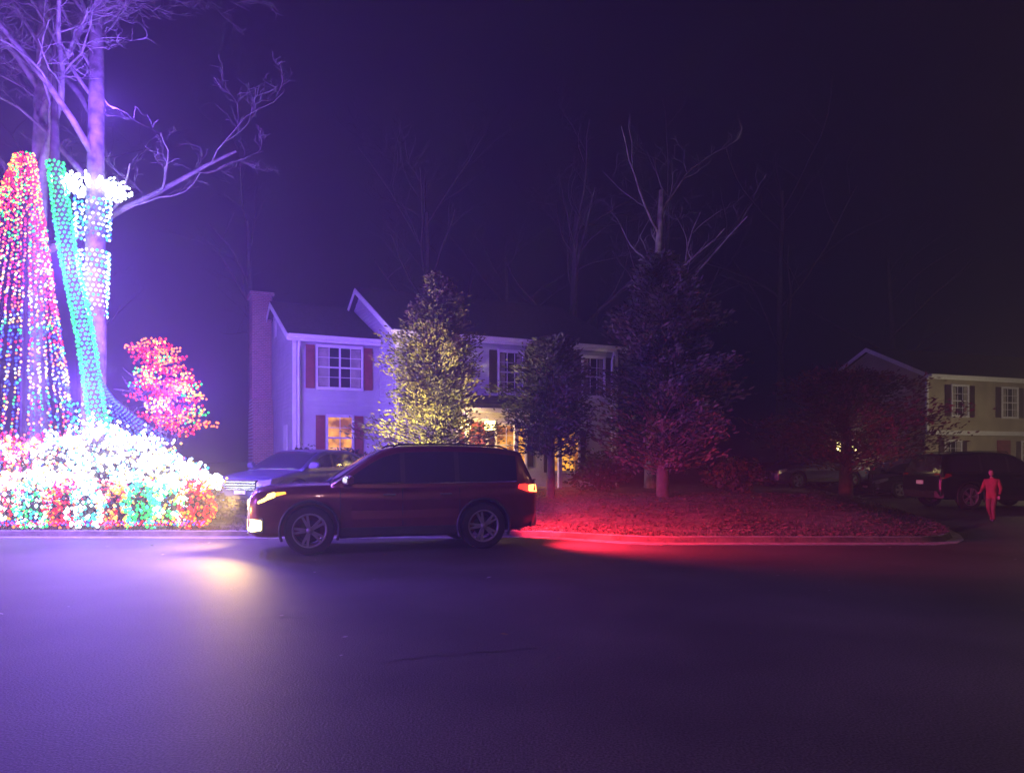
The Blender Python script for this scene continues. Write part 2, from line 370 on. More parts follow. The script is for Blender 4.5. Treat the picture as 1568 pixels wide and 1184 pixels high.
for s_ in range(95):
    t0=random.random(); z=1.75+2.25*t0
    cx=.50-.80*t0; hw=.28+.36*sin(pi*min(1,t0*.85+.10))
    u0=random.uniform(-1,1); L=random.uniform(.12,.28); yy=random.uniform(-.5,.4); col=random.choice(['red','red','red','red','orange','orange','red','green','yellow'])
    n_=int(L*2/.06); zt=random.uniform(-.12,.12)
    for j in range(n_):
        u=j/max(1,n_-1)-.5
        for w_ in range(2): B.add((cx+u0*hw+u*2*L+random.gauss(0,.02),yy+random.gauss(0,.06),z+zt*u+.08*w_+random.gauss(0,.015)),col if random.random()<.85 else 'red',.029)
B.build('light_strings',rt)
B=Bulbs(); bs=empty('blue_light_strings',(0,0,0)); TV=[];TF=[]
for k in range(8):
    a=Vector((-9.75+.03*k,17.2-.1*k,4.0-.10*k)); b=Vector((-8.95+.16*k,17.0,1.9)); tube_data(TV,TF,[a,b],.005,3)
    for j in range(26): B.add(a.lerp(b,j/26),'blue',.030)
mk('wires',TV,TF,M['black'],bs); B.build('bulbs',bs)
for i,(x,y) in enumerate([(-15.5,16.5),(-18.5,16.8),(-12.2,6.5)]):  # unseen shrubs; the nearest is added to go with a purple fill light
    lit_bush('lit_shrub',(x,y,.1 if y>15 else .0),(1,.8,1.1),500,500,['blue','magenta','white','red'],120+i,.035)
# ------------------------------------------------------------------ houses
def clap(name,x0,x1,z0,z1,m,parent,xf,top=None,pitch=.14):
    V=[];F=[]; z=z0
    while z<z1-.01:
        zt=min(z+pitch,z1); a,b=(x0,x1) if top is None else top(z)
        a2,b2=(x0,x1) if top is None else top(zt)
        if b-a>.02:
            q=len(V); V+=[xf(a,.003,z),xf(b,.003,z),xf(b,.024,z),xf(a,.024,z),xf(b2,.006,zt),xf(a2,.006,zt)]
            F+=[(q,q+1,q+2,q+3),(q+3,q+2,q+4,q+5)]
        z=zt
    mk(name,V,F,m,parent)
def prism(name,x0,x1,y0,y1,z0,ze,zr,yr,m,parent):
    V=[];F=[]
    for x in (x0,x1): V+=[(x,y0,z0),(x,y1,z0),(x,y1,ze),(x,yr,zr),(x,y0,ze)]
    F=[(0,1,2,3,4),(9,8,7,6,5),(0,4,9,5),(1,6,7,2),(0,5,6,1),(4,3,8,9),(3,2,7,8)]
    mk(name,V,F,m,parent)
def roofs(name,x0,x1,y0,y1,ze,zr,yr,parent,oh=.3,gh=.22,th=.12):
    s=(zr-ze)/(yr-y0); s2=(zr-ze)/(y1-yr)
    for nm_,ya,yb,za,zb in (('front',y0-oh,yr,ze-oh*s+.02,zr+.02),('back',yr+.001,y1+oh,zr+.02,ze-oh*s2+.02)):
        V=[]
        for x in (x0-gh,x1+gh):
            V+=[(x,ya,za),(x,yb,zb),(x,yb,zb+th),(x,ya,za+th)]
        mk(name+'_'+nm_,V,[(0,1,2,3),(7,6,5,4),(0,4,5,1),(3,2,6,7),(0,3,7,4),(1,5,6,2)],M['roof'],parent)
    box('fascia',(x0-gh,y0-oh-.03,ze-oh*s-.10),(x1+gh,y0-oh-.002,ze-oh*s+.10),M['white'],parent)
    box('gutter_trough',(x0-gh,y0-oh-.14,ze-oh*s-.02),(x1+gh,y0-oh-.033,ze-oh*s+.10),M['white'],parent,.02)
    for xx in (x0-gh-.028,x1+gh+.004):
        for (ya,za,yb,zb) in ((y0-oh,ze-oh*s,yr,zr),(yr,zr,y1+oh,ze-oh*s2)):
            V=[(xx,ya,za-.09),(xx,yb,zb-.09),(xx,yb,zb+.11),(xx,ya,za+.11)]; V+=[(v[0]+.024,v[1],v[2]) for v in V]
            mk('rake_board',V,[(0,1,2,3),(7,6,5,4),(0,4,5,1),(1,5,6,2),(2,6,7,3),(3,7,4,0)],M['white'],parent)
def window(x0,x1,z0,z1,y,parent,glass,shut=None,cols=3,rows=2,sw=.30):
    g=.10
    box('window_glass',(x0,y-.035,z0),(x1,y-.026,z1),glass,parent,0)
    if glass is M['glassw']:
        box('curtain',(x0+.02,y-.040,z0+.02),(x0+(x1-x0)*.24,y-.0365,z1-.02),M['curtain'],parent,0)
        box('curtain',(x1-(x1-x0)*.24,y-.040,z0+.02),(x1-.02,y-.0365,z1-.02),M['curtain'],parent,0)
    for a,b in (((x0-g*.7,z0-g),(x1+g*.7,z0)),((x0-g*.7,z1),(x1+g*.7,z1+g))):
        box('window_trim',(a[0],y-.09,a[1]),(b[0],y-.02,b[1]),M['white'],parent)
    for a,b in ((x0-g*.7,x0),(x1,x1+g*.7)): box('window_trim',(a,y-.085,z0+.001),(b,y-.02,z1-.001),M['white'],parent)
    box('meeting_rail',(x0+.001,y-.07,(z0+z1)/2-.025),(x1-.001,y-.042,(z0+z1)/2+.025),M['white'],parent)
    for k in range(1,cols):
        xx=x0+(x1-x0)*k/cols; w=.03 if (cols==4 and k==2) else .011
        box('muntin',(xx-w,y-.062,z0+.001),(xx+w,y-.043,z1-.001),M['white'],parent,0)
    for k in (1,3):
        zz=z0+(z1-z0)*k/4; box('muntin',(x0+.001,y-.059,zz-.01),(x1-.001,y-.0425,zz+.01),M['white'],parent,0)
    if shut:
        for a,b in ((x0-g-sw,x0-g),(x1+g,x1+g+sw)):
            box('shutter',(a,y-.06,z0-.06),(b,y-.022,z1+.06),shut,parent)
            n=int((z1-z0)/.07)
            for k in range(n): box('louvre',(a+.04,y-.072,z0+k*.07),(b-.04,y-.0602,z0+k*.07+.035),shut,parent,0)
H=empty('siding_house',(-6.79,23.0,.56),radians(25))
prism('section_left',0,2.9,0,8,-.3,4.84,6.5,4,M['siding'],H)
prism('section_main',2.72,10.56,-2,7,-.3,4.86,6.95,2.5,M['siding'],H)
clap('lap_siding_front',0.06,2.7,0,4.7,M['siding'],H,lambda u,o,z:(u,-o,z))
clap('lap_siding_gable',0,8,0,6.45,M['siding'],H,lambda u,o,z:(-o,u,z),lambda z:(.02,7.98) if z<4.84 else (4*(z-4.84)/1.66,8-4*(z-4.84)/1.66))
clap('lap_siding_main',2.8,10.5,0,4.7,M['siding'],H,lambda u,o,z:(u,-2-o,z))
clap('lap_siding_main_gable',-2,7,0,6.9,M['siding'],H,lambda u,o,z:(2.72-o,u,z),lambda z:(-1.98,-.03) if z<4.86 else (-2+4.5*(z-4.86)/2.09,7-4.5*(z-4.86)/2.09))
roofs('roof_left',0,2.45,0,8,4.84,6.5,4,H); roofs('roof_main',2.72,10.56,-2,7,4.86,6.95,2.5,H)
for x,y in ((-.035,-.035),(2.68,-2.035),(10.5,-2.035)): box('corner_board',(x,y,-.1),(x+.11,y+.11,4.7),M['white'],H)
for x,y in ((.14,-.12),(10.30,-2.12)):
    tube('downspout',[(x,y-.15,4.72),(x,y-.1,4.5),(x,y,4.35),(x,y,.3),(x,y-.25,.12)],.045,M['white'],H,6)
box('downspout_extension',(10.2,-2.5,-.2),(10.28,-2.42,1.9),M['white'],H)
window(.74,2.1,3.26,4.5,0,H,M['glassw'],M['shutr'],cols=4,sw=.28)
window(1.05,1.80,1.0,2.3,0,H,M['warmwin'],M['shutr'],cols=2,sw=.28)
for a,b in ((3.4,4.3),(6.1,6.9),(9.2,10.0)): window(a,b,3.15,4.4,-2,H,M['glassw'],M['shutb'],cols=3,sw=.26)
window(6.0,7.0,.8,2.05,-2,H,M['warmwin'],M['shutb'],cols=3,sw=.2); window(8.0,9.0,.6,1.9,-2,H,M['warmwin'],M['shutb'],cols=3,sw=.2)
box('basement_door',(-.05,1.1,.1),(-.026,1.9,2.1),M['white'],H); box('gable_vent',(-.06,3.75,5.35),(-.027,4.25,5.95),M['white'],H)
box('chimney_base',(-.75,4.6,-.3),(-.03,6.2,2.6),M['brick'],H); hull('chimney_shoulder',[(-.75,4.6,2.6),(-.03,4.6,2.6),(-.75,6.2,2.6),(-.03,6.2,2.6),(-.75,4.9,3.2),(-.03,4.9,3.2),(-.75,5.9,3.2),(-.03,5.9,3.2)],M['brick'],H,0)
box('chimney_stack',(-.74,4.9,3.2),(-.05,5.9,7.0),M['brick'],H); box('chimney_cap',(-.82,4.82,7.0),(.03,5.98,7.14),M['brick'],H)
hull('porch_roof',[(2.9,-2.05,3.0),(7.6,-2.05,3.0),(2.9,-3.5,2.62),(7.6,-3.5,2.62),(2.9,-2.05,2.5),(7.6,-2.05,2.5),(2.9,-3.5,2.5),(7.6,-3.5,2.5)],M['roof'],H,0)
box('porch_beam',(2.88,-3.56,2.36),(7.62,-3.42,2.495),M['white'],H)
for x in (3.0,4.4,6.0,7.5): box('porch_post',(x-.06,-3.55,-.1),(x+.06,-3.43,2.36),M['white'],H)
box('porch_floor',(2.9,-3.6,-.3),(7.6,-2.05,.08),M['concrete'],H)
box('door',(4.7,-2.07,.1),(5.6,-2.03,2.15),M['shutr'],H); box('door_trim',(4.58,-2.06,2.152),(5.72,-2.026,2.28),M['white'],H)
box('door_trim',(4.58,-2.06,.1),(4.698,-2.026,2.15),M['white'],H); box('door_trim',(5.602,-2.06,.1),(5.72,-2.026,2.15),M['white'],H)
for x,yy in ((4.3,-3.62),(5.35,-3.0)):
    hull('porch_lantern',[(x+dx,yy+dy,z) for dx in(-.15,.15) for dy in (-.08,.08) for z in (1.86,2.14)],M['lamp'],H)
H2=empty('colonial_house',(18.5,33.4,.35),radians(20))
prism('body',0,12,0,6,-.4,4.95,6.5,3.0,M['siding2'],H2); prism('upper_overhang',-.1,12.1,-.35,5.9,2.45,4.98,6.3,2.8,M['siding2'],H2)
clap('lap_siding_front',0,12,2.5,4.85,M['siding2'],H2,lambda u,o,z:(u,-.35-o,z)); clap('lap_siding_lower',0,12,0,2.3,M['siding2'],H2,lambda u,o,z:(u,-o,z))
clap('lap_siding_gable',0,6,0,6.3,M['siding2'],H2,lambda u,o,z:(-.1-o,u,z),lambda z:(-.3,5.9) if z<4.95 else (-.3+3.1*(z-4.95)/1.37,5.9-3.1*(z-4.95)/1.37))
roofs('roof',-.1,12.1,-.35,6,5.0,6.5,2.85,H2)
box('band_board',(-.12,-.42,2.3),(12.1,-.30,2.5),M['white'],H2); box('corner_board',(-.14,-.40,2.5),(-.02,-.3,4.9),M['white'],H2)
for a in (1.4,4.6,7.6,10): window(a,a+.95,3.2,4.5,-.35,H2,M['glassw'],M['shutb'],cols=3,sw=.35)
for a in (1.4,6.4,10): window(a,a+.95,.8,2.0,0,H2,M['glassw'],M['shutb'],cols=3,sw=.3)
box('door',(4.7,-.06,.1),(5.6,-.03,2.1),M['shutr'],H2)
def shrub(name,loc,rad,n,seed):
    random.seed(seed); r=empty(name,loc); V=[];F=[];I=[]; foliage(V,F,I,(0,0,rad[2]*.85),rad,n,.08,2,shell=.45); mk('foliage',V,F,[mat(name+'a',(.04,.05,.025),.8),mat(name+'b',(.08,.085,.04),.8)],r,idx=I)
    SV=[];SF=[]
    for k in range(6): tube_data(SV,SF,[(0,0,0),(cos(k)*rad[0]*.6,sin(k)*rad[1]*.6,rad[2]*1.2)],[.03,.006],5)
    mk('stems',SV,SF,M['barkd'],r)
shrub('boxwood_shrub',at(-4.6,20.8),(.9,.6,.75),2200,1); shrub('boxwood_shrub',at(2.6,21.5),(1.2,.6,.7),2400,2); shrub('boxwood_shrub',at(-.3,19.6),(.9,.6,.55),1800,3)
shrub('boxwood_shrub',at(6.2,20.5),(1.1,.7,.6),2000,4); shrub('boxwood_shrub',at(-5.9,21.6),(.8,.6,.8),1600,5); shrub('boxwood_shrub',at(14.2,34),(2.2,.9,1.2),2600,6)
# ------------------------------------------------------------------ cars
def cr(p0,p1,p2,p3,t): return .5*((2*p1)+(-p0+p2)*t+(2*p0-5*p1+4*p2-p3)*t*t+(-p0+3*p1-3*p2+p3)*t**3)
def car(name,loc,head,kind,paint,on=True):
    root=empty(name,loc,head)
    if kind=='suv':
        st=[(-2.38,.48,1.02,.82),(-2.33,.36,1.10,.88),(-2.1,.30,1.13,.925),(-1.6,.28,1.125,.95),(-.8,.28,1.11,.955),(0,.28,1.09,.955),(.8,.28,1.10,.955),(1.05,.28,1.11,.95),(1.6,.28,1.10,.945),(2.0,.28,1.07,.93),(2.24,.29,1.02,.88),(2.34,.34,.93,.80),(2.38,.42,.78,.68)]
        gh=[(1.12,1.11),(.94,1.23),(.70,1.40),(.47,1.55),(.28,1.65),(.10,1.70),(.0,1.72),(-.08,1.73),(-.5,1.745),(-.92,1.745),(-1.0,1.745),(-1.4,1.73),(-1.66,1.715),(-1.76,1.705),(-2.02,1.675),(-2.13,1.64),(-2.22,1.40),(-2.34,1.12)]
        glassr=[(.94,.0),(-.08,-.92),(-1.0,-1.60),(-1.70,-2.0)]; wsb=.28; rearx=-2.13; axle=(1.45,-1.40); wr=.39; belt=1.10; tw=.95
    else:
        st=[(-2.3,.42,.86,.74),(-2.25,.32,.95,.82),(-2.0,.24,.99,.87),(-1.5,.22,.99,.895),(-.8,.22,.97,.90),(0,.22,.95,.90),(.8,.22,.94,.90),(1.15,.22,.93,.90),(1.6,.22,.88,.89),(2.0,.23,.80,.85),(2.2,.27,.72,.76),(2.3,.36,.62,.62)]
        gh=[(1.18,.93),(1.0,1.02),(.75,1.16),(.5,1.28),(.3,1.36),(.1,1.41),(-.04,1.42),(-.12,1.425),(-.6,1.43),(-.95,1.42),(-1.02,1.41),(-1.25,1.36),(-1.5,1.25),(-1.75,1.10),(-1.95,.98)]
        glassr=[(1.0,-.04),(-.12,-.95),(-1.02,-1.5)]; wsb=.3; rearx=-1.25; axle=(1.36,-1.34); wr=.33; belt=.97; tw=.89
    S=[]
    for i in range(len(st)-1):
        a=st[max(i-1,0)];b=st[i];c=st[i+1];d=st[min(i+2,len(st)-1)]
        for k in range(5):
            t=k/5; S.append(tuple(b[0]+(c[0]-b[0])*t if q==0 else (cr(a[q],b[q],c[q],d[q],t)) for q in range(4)))
    S.append(st[-1])
    V=[];F=[]
    for x,zb,zt,w in S:
        hh=zt-zb
        half=[(0,zb),(.78*w,zb),(.93*w,zb+.04*hh),(.985*w,zb+.14*hh),(1.0*w,zb+.34*hh),(.982*w,zb+.50*hh),(1.010*w,zb+.70*hh),(.985*w,zb+.84*hh),(.945*w,zb+.94*hh),(.86*w,zb+.99*hh),(.5*w,zb+1.02*hh),(0,zb+1.03*hh)]
        ring=half+[(-y,z) for y,z in half[-2:0:-1]]
        V+=[(x,y,z) for y,z in ring]; m_=len(ring)
    for i in range(len(S)-1):
        for k in range(m_): F.append((i*m_+k,i*m_+(k+1)%m_,(i+1)*m_+(k+1)%m_,(i+1)*m_+k))
    F.append(tuple(range(m_))[::-1]); F.append(tuple((len(S)-1)*m_+k for k in range(m_)))
    body=mk('body',V,F,[paint],None,smooth=True)
    bm=bmesh.new(); bm.from_mesh(body.data); bmesh.ops.recalc_face_normals(bm,faces=bm.faces[:]); bm.to_mesh(body.data); bm.free()
    cuts=[]
    for ax in axle:
        for sgn in (1,-1):
            bm=bmesh.new(); bmesh.ops.create_cone(bm,cap_ends=True,segments=40,radius1=wr+.055,radius2=wr+.055,depth=.5,matrix=Matrix.Translation((ax,sgn*.86,wr+.01))@Matrix.Rotation(pi/2,4,'X'))
            c=bm_obj(bm,'cut',M['black']); cuts.append(c); mo=body.modifiers.new('b','BOOLEAN'); mo.object=c; mo.operation='DIFFERENCE'; mo.solver='EXACT'
    dg=bpy.context.evaluated_depsgraph_get(); me=bpy.data.meshes.new_from_object(body.evaluated_get(dg)); body.modifiers.clear(); body.data=me
    for c in cuts: bpy.data.objects.remove(c)
    for p in me.polygons: p.use_smooth = p.area<.02
    body.parent=root
    ys=lambda z:tw*.965-(z-belt)*.26-.035
    V=[];F=[];I=[]
    for x,zt in gh:
        zw=min(belt+.03,zt-.03); z2=max(zt-.10,zw+.003)
        half=[(ys(belt-.1),belt-.12),(ys(zw),zw),(ys(z2),z2),(ys(zt-.03)-.02,zt-.03),(ys(zt)-.09,zt),(ys(zt)*.5,zt+.018),(0,zt+.024)]
        V+=[(x,y,z) for y,z in half]+[(x,-y,z) for y,z in half[-2::-1]]
    m_=13
    for i in range(len(gh)-1):
        xa,xb=gh[i][0],gh[i+1][0]; xm=(xa+xb)/2
        for k in range(m_-1):
            F.append((i*m_+k,i*m_+k+1,(i+1)*m_+k+1,(i+1)*m_+k)); g=0
            if k in (1,10) : g=1 if any(b<=xm<=a for a,b in glassr) else (2 if xm<1.05 and xm>glassr[-1][1] else 0)
            if k in (4,5,6,7) and (xm>wsb or xm<rearx): g=1
            I.append(g)
    F.append(tuple(range(m_))); I.append(0); F.append(tuple((len(gh)-1)*m_+k for k in range(m_-1,-1,-1))); I.append(0)
    g=mk('greenhouse',V,F,[paint,M['cglass'],M['black']],root,idx=I,smooth=True)
    bm=bmesh.new(); bm.from_mesh(g.data); bmesh.ops.recalc_face_normals(bm,faces=bm.faces[:]); bm.to_mesh(g.data); bm.free()
    fx=st[-1][0]; rx=st[0][0]
    for sg in (1,-1):
        for ax in axle:
            w=empty('wheel',(ax,sg*(tw-.115),wr)); w.parent=root
            lathe('tyre',[(wr*.64,-.10),(wr*.9,-.115),(wr*.98,-.10),(wr,-.06),(wr,.06),(wr*.98,.10),(wr*.9,.115),(wr*.64,.10)],M['rubber'],w,40)
            lathe('rim_barrel',[(wr*.70,.105*sg),(wr*.66,.112*sg),(wr*.62,.09*sg),(wr*.60,-.08*sg),(wr*.66,-.1*sg)],M['alloy'],w,40)
            lathe('brake_disc',[(0,sg*.02),(wr*.42,sg*.02),(wr*.42,sg*.0)],M['black'],w,24)
            for k in range(5):
                for dl in (-.17,.17):
                    a=k*2*pi/5+dl; a2=k*2*pi/5+dl*.6
                    pts=[]
                    for r_,hw,aa in ((.05,.024,a2),(wr*.66,.018,a)):
                        for t in (-hw,hw):
                            for y in (.06,.10): pts.append((cos(aa)*r_-sin(aa)*t,sg*y,sin(aa)*r_+cos(aa)*t))
                    hull('spoke',pts,M['alloy'],w,.003)
            lathe('hub_cap',[(0,sg*.11),(.05,sg*.105),(.06,sg*.06)],M['alloy'],w,16)
            arc=[(ax+cos(t)*(wr+.065),sg*(tw+.004),wr+.01+sin(t)*(wr+.065)) for t in [pi*(-.12+1.24*k/20) for k in range(21)]]
            tube('arch_cladding',arc,.026,M['black'],root,6)
        hull('sill_cladding',[(axle[0]-wr-.07,sg*(tw-.03),.25),(axle[0]-wr-.07,sg*(tw+.012),.29),(axle[0]-wr-.07,sg*(tw+.008),.42),(axle[1]+wr+.07,sg*(tw-.03),.25),(axle[1]+wr+.07,sg*(tw+.012),.29),(axle[1]+wr+.07,sg*(tw+.008),.42),(axle[1]+wr+.07,sg*(tw-.05),.42),(axle[0]-wr-.07,sg*(tw-.05),.42)],M['black'],root,.006)
        for dx in (.98,-.02,-.98):
            tube('door_seam',[(dx,sg*(tw*1.004),.44),(dx-.0,sg*(tw*.993),.66),(dx,sg*(tw*1.010),.85),(dx,sg*(tw*.985),belt-.06)],.006,M['black'],root,4)
        for dx in (.10,-.84): hull('door_handle',[(dx+a,sg*(tw+b),belt-.17+c) for a in(0,.2) for b in (-.02,.035) for c in (0,.028)],M['chrome'],root,.006)
        tube('belt_moulding',[(.9,sg*(ys(belt+.02)+.008),belt+.025),(-.5,sg*(ys(belt+.02)+.008),belt+.02),(glassr[-1][1],sg*(ys(belt+.02)+.008),belt+.035)],.010,M['chrome'],root,5)
        hull('wing_mirror',[(.96,sg*(tw-.08),belt+.0),(.80,sg*(tw-.06),belt+.0),(.89,sg*(tw+.19),belt+.02),(.78,sg*(tw+.19),belt+.02),(.94,sg*(tw+.0),belt+.15),(.79,sg*(tw+.0),belt+.17),(.88,sg*(tw+.2),belt+.13),(.78,sg*(tw+.2),belt+.14)],paint,root,.02)
        if kind=='suv': tube('roof_rail',[(.1,sg*.68,1.72),(0,sg*.685,1.765),(-1.0,sg*.685,1.775),(-1.75,sg*.68,1.745),(-1.9,sg*.67,1.69)],.016,M['black'],root,6)
        zh=.84 if kind=='suv' else .64
        hull('headlamp',[(fx+.015,sg*.46,zh-.065),(fx+.01,sg*.46,zh+.035),(fx-.05,sg*.80,zh-.06),(fx-.09,sg*.80,zh+.10),(fx-.42,sg*(tw-.025),zh+.08),(fx-.42,sg*(tw-.03),zh+.17),(fx-.18,sg*(tw-.035),zh-.01),(fx-.4,sg*.7,zh+.05),(fx-.3,sg*.5,zh)],M['head'] if on else M['headd'],root,.008)
        if on: hull('marker_lamp',[(fx-.425,sg*(tw-.02),zh+.10),(fx-.425,sg*(tw-.025),zh+.16),(fx-.58,sg*(tw-.0),zh+.14),(fx-.56,sg*(tw-.02),zh+.17),(fx-.45,sg*(tw-.15),zh+.12)],M['amber'],root,.003)
        fg=[(fx+.01,sg*.60,.40),(fx+.01,sg*.60,.58),(fx-.05,sg*.84,.38),(fx-.05,sg*.84,.59),(fx-.20,sg*.935,.41),(fx-.20,sg*.935,.57),(fx-.3,sg*.7,.47)] if kind=='suv' else [(fx-.02,sg*.60,.34),(fx-.02,sg*.60,.42),(fx-.08,sg*.76,.34),(fx-.08,sg*.76,.42),(fx-.3,sg*.7,.38)]
        hull('fog_lamp_bezel',[(p[0]-.035,p[1]+sg*(-.012 if abs(p[1])>.7 else -.03),p[2]+(.03 if p[2]>.5 else -.03)) for p in fg],M['black'],root,.004)
        hull('fog_lamp',fg,M['fog'] if on else M['headd'],root,.008)
        zt_=1.04 if kind=='suv' else .80
        hull('tail_lamp',[(rx+.01,sg*.60,zt_-.10),(rx+.02,sg*.60,zt_+.06),(rx+.03,sg*.86,zt_-.10),(rx+.05,sg*.84,zt_+.07),(rx+.36,sg*(tw-.01),zt_-.02),(rx+.34,sg*(tw-.02),zt_+.05),(rx+.12,sg*(tw-.03),zt_-.10),(rx+.3,sg*.6,zt_)],M['tail'] if on else M['taild'],root,.008)
        if on: hull('brake_lamp',[(rx-.012,sg*.66,zt_-.08),(rx-.01,sg*.66,zt_+.04),(rx+.0,sg*.87,zt_-.09),(rx+.02,sg*.87,zt_+.05),(rx+.18,sg*(tw+.004),zt_-.07),(rx+.18,sg*(tw+.004),zt_+.04),(rx+.1,sg*.7,zt_)],M['brake'],root,.006)
    k=1 if kind=='suv' else .8
    hull('grille',[(fx+.012,y,z*k) for y in (-.44,.44) for z in (.60,.88)]+[(fx-.1,y,z*k) for y in (-.45,.45) for z in (.56,.90)],M['black'],root,.012)
    for z in (.62,.68,.75,.83): box('grille_bar',(fx+.008,-.43,z*k),(fx+.026,.43,z*k+.02),M['chrome'],root,.004)
    hull('lower_intake',[(fx-.01,y,z*k) for y in (-.5,.5) for z in (.36,.50)]+[(fx-.15,y,z*k) for y in (-.52,.52) for z in (.32,.52)],M['black'],root,.01)
    box('bumper_trim',(fx-.01,-.5,.30*k),(fx+.02,.5,.335*k),M['chrome'],root,.004)
    box('front_plate',(fx+.012,-.16,.50*k),(fx+.022,.16,.60*k),M['white'],root); box('rear_plate',(rx-.022,-.16,.76*k),(rx-.010,.16,.88*k),M['white'],root)
    hull('rear_bumper',[(rx-.05,y,z) for y in (-.7,.7) for z in (.36,.56)]+[(rx+.12,y,z) for y in (-.9,.9) for z in (.34,.58)],M['black'],root,.015)
    return root
def lamp(name,kind,loc,energy,col,parent=None,size=.05,target=None,angle=90,blend=.5):
    L=bpy.data.lights.new(name,kind); L.energy=energy; L.color=col; L.shadow_soft_size=size
    if kind=='SPOT': L.spot_size=radians(angle); L.spot_blend=blend
    o=bpy.data.objects.new(name,L); COL.objects.link(o); o.location=loc
    if target is not None: o.rotation_euler=(Vector(target)-Vector(loc)).to_track_quat('-Z','Y').to_euler()
    if parent: o.parent=parent
    return o
suv=car('suv',(-2.10,13.0,.0),radians(180+18),'suv',M['paint'])
for sg in (1,-1):
    lamp('headlight_beam','SPOT',(2.52,sg*.66,.88),1000,(1,.62,.15),suv,.05,(9,sg*4+1.2,-.2),150,1.0)
    lamp('headlight_glow','POINT',(2.75,sg*.74,.70),22,(1,.60,.13),suv,.04)
    lamp('taillight_beam','SPOT',(-2.50,sg*.76,1.05),2700,(1,.02,.05),suv,.2,(-7,sg*1.8,-1.5),118,1.0)
car('parked_car',(-5.3,18.9,gz(-5.3,18.2)),radians(180+68),'sedan',M['paints'],False)
car('parked_suv',(15.2,23.6,0),radians(8),'suv',M['paintd'],False)
car('parked_car',(12.1,30.0,gz(12.1,30)),radians(200),'sedan',M['paints'],False)
car('parked_car',(16.6,30.3,0),radians(188),'sedan',M['paintd'],False)
lp=empty('lamp_post',at(11.0,24.3)); 
tube('post',[(0,0,0),(0,0,.2),(0,0,1.45)],[.12,.08,.07],M['white'],lp,10)
hull('lantern',[(x,y,z) for z,r in ((1.5,.18),(1.90,.28)) for x in(-r,r) for y in (-r,r)],M['lamp'],lp,.01)
hull('lantern_cap',[(x,y,1.91) for x in(-.31,.31) for y in (-.31,.31)]+[(0,0,2.12)],M['black'],lp,.01)
hull('lantern_base',[(x,y,z) for z,r in ((1.44,.08),(1.49,.19)) for x in(-r,r) for y in (-r,r)],M['black'],lp,.004)
# ------------------------------------------------------------------ person
P=empty('person',(11.65,17.95,0),radians(215)); P.scale=(.72,.72,.72)
M['coat']=mat('coat',(.32,.05,.04),.8); M['trous']=mat('trousers',(.22,.06,.05),.8); M['skin']=mat('skin',(.48,.27,.2),.6,var=.1); M['hair']=mat('hair',(.05,.03,.02),.8); M['shoe']=mat('shoes',(.1,.08,.08),.6)  # coat and trousers coloured red to carry the red light on the figure
def skin(name,joints,edges,m,parent,root_i=0,sub=2):
    me=bpy.data.meshes.new(name); me.from_pydata([j[:3] for j in joints],edges,[]); me.materials.append(m)
    o=bpy.data.objects.new(name,me); COL.objects.link(o); mo=o.modifiers.new('s','SKIN'); mo.use_smooth_shade=True
    for i,j in enumerate(joints): me.skin_vertices[0].data[i].radius=(j[3],j[4] if len(j)>4 else j[3]); me.skin_vertices[0].data[i].use_root=(i==root_i)
    s=o.modifiers.new('u','SUBSURF'); s.levels=sub; s.render_levels=sub; o.parent=parent; return o
J=[(0,0,.93,.16,.14),(0,0,1.12,.155,.14),(.02,0,1.32,.18,.13),(.02,0,1.46,.08),(.03,0,1.55,.058),
 (0,.09,.88,.11),(.16,.10,.50,.078),(.10,.10,.10,.052),(.24,.10,.05,.045,.035),
 (0,-.09,.88,.11),(.02,-.10,.48,.078),(-.24,-.10,.14,.052),(-.14,-.10,.05,.045,.035),
 (.01,.20,1.40,.075),(-.06,.25,1.13,.06),(.06,.25,.93,.042),(.01,-.20,1.40,.075),(.10,-.25,1.13,.06),(.30,-.23,1.02,.042)]
E=[(0,1),(1,2),(2,3),(3,4),(0,5),(5,6),(6,7),(7,8),(0,9),(9,10),(10,11),(11,12),(2,13),(13,14),(14,15),(2,16),(16,17),(17,18)]
b=skin('body',J,E,M['coat'],P)
dg=bpy.context.evaluated_depsgraph_get(); me=bpy.data.meshes.new_from_object(b.evaluated_get(dg)); b.modifiers.clear(); b.data=me
me.materials.clear()
for m_ in (M['coat'],M['trous'],M['shoe'],M['skin']): me.materials.append(m_)
for p in me.polygons:
    z=p.center.z; p.material_index=0 if z>.80 else (1 if z>.09 else 2)
    if z>1.5: p.material_index=3
    p.use_smooth=True
def hand(name,o,d,parent,sgn):
    o=Vector(o); d=Vector(d).normalized(); s=Vector((0,0,1)).cross(d)
    if s.length<.3: s=Vector((1,0,0))
    s.normalize(); n_=d.cross(s)
    J=[(*o,.028,.02),(*(o+d*.05),.038,.018),(*(o+d*.085),.036,.014)];E=[(0,1),(1,2)]
    for k,(off,L) in enumerate(((-.028,.065),(-.009,.078),(.010,.072),(.028,.055))):
        a=o+d*.08+s*off; b_=a+d*L*.55+n_*.008; c=b_+(d*.7+n_*.7*sgn)*L*.45; i=len(J); J+=[(*a,.010),(*b_,.009),(*c,.008)]; E+=[(2,i),(i,i+1),(i+1,i+2)]
    i=len(J); t=o+d*.03-s*.035; J+=[(*t,.012),(*(t+d*.035-s*.02),.010),(*(t+d*.06-s*.022),.009)]; E+=[(1,i),(i,i+1),(i+1,i+2)]
    skin(name,J,E,M['skin'],parent,1,1)
hand('hand_left',(.075,.25,.90),(.35,.02,-1),P,1); hand('hand_right',(.325,-.228,1.012),(1,.05,-.3),P,-1)
bm=bmesh.new(); bmesh.ops.create_uvsphere(bm,u_segments=24,v_segments=16,radius=1)
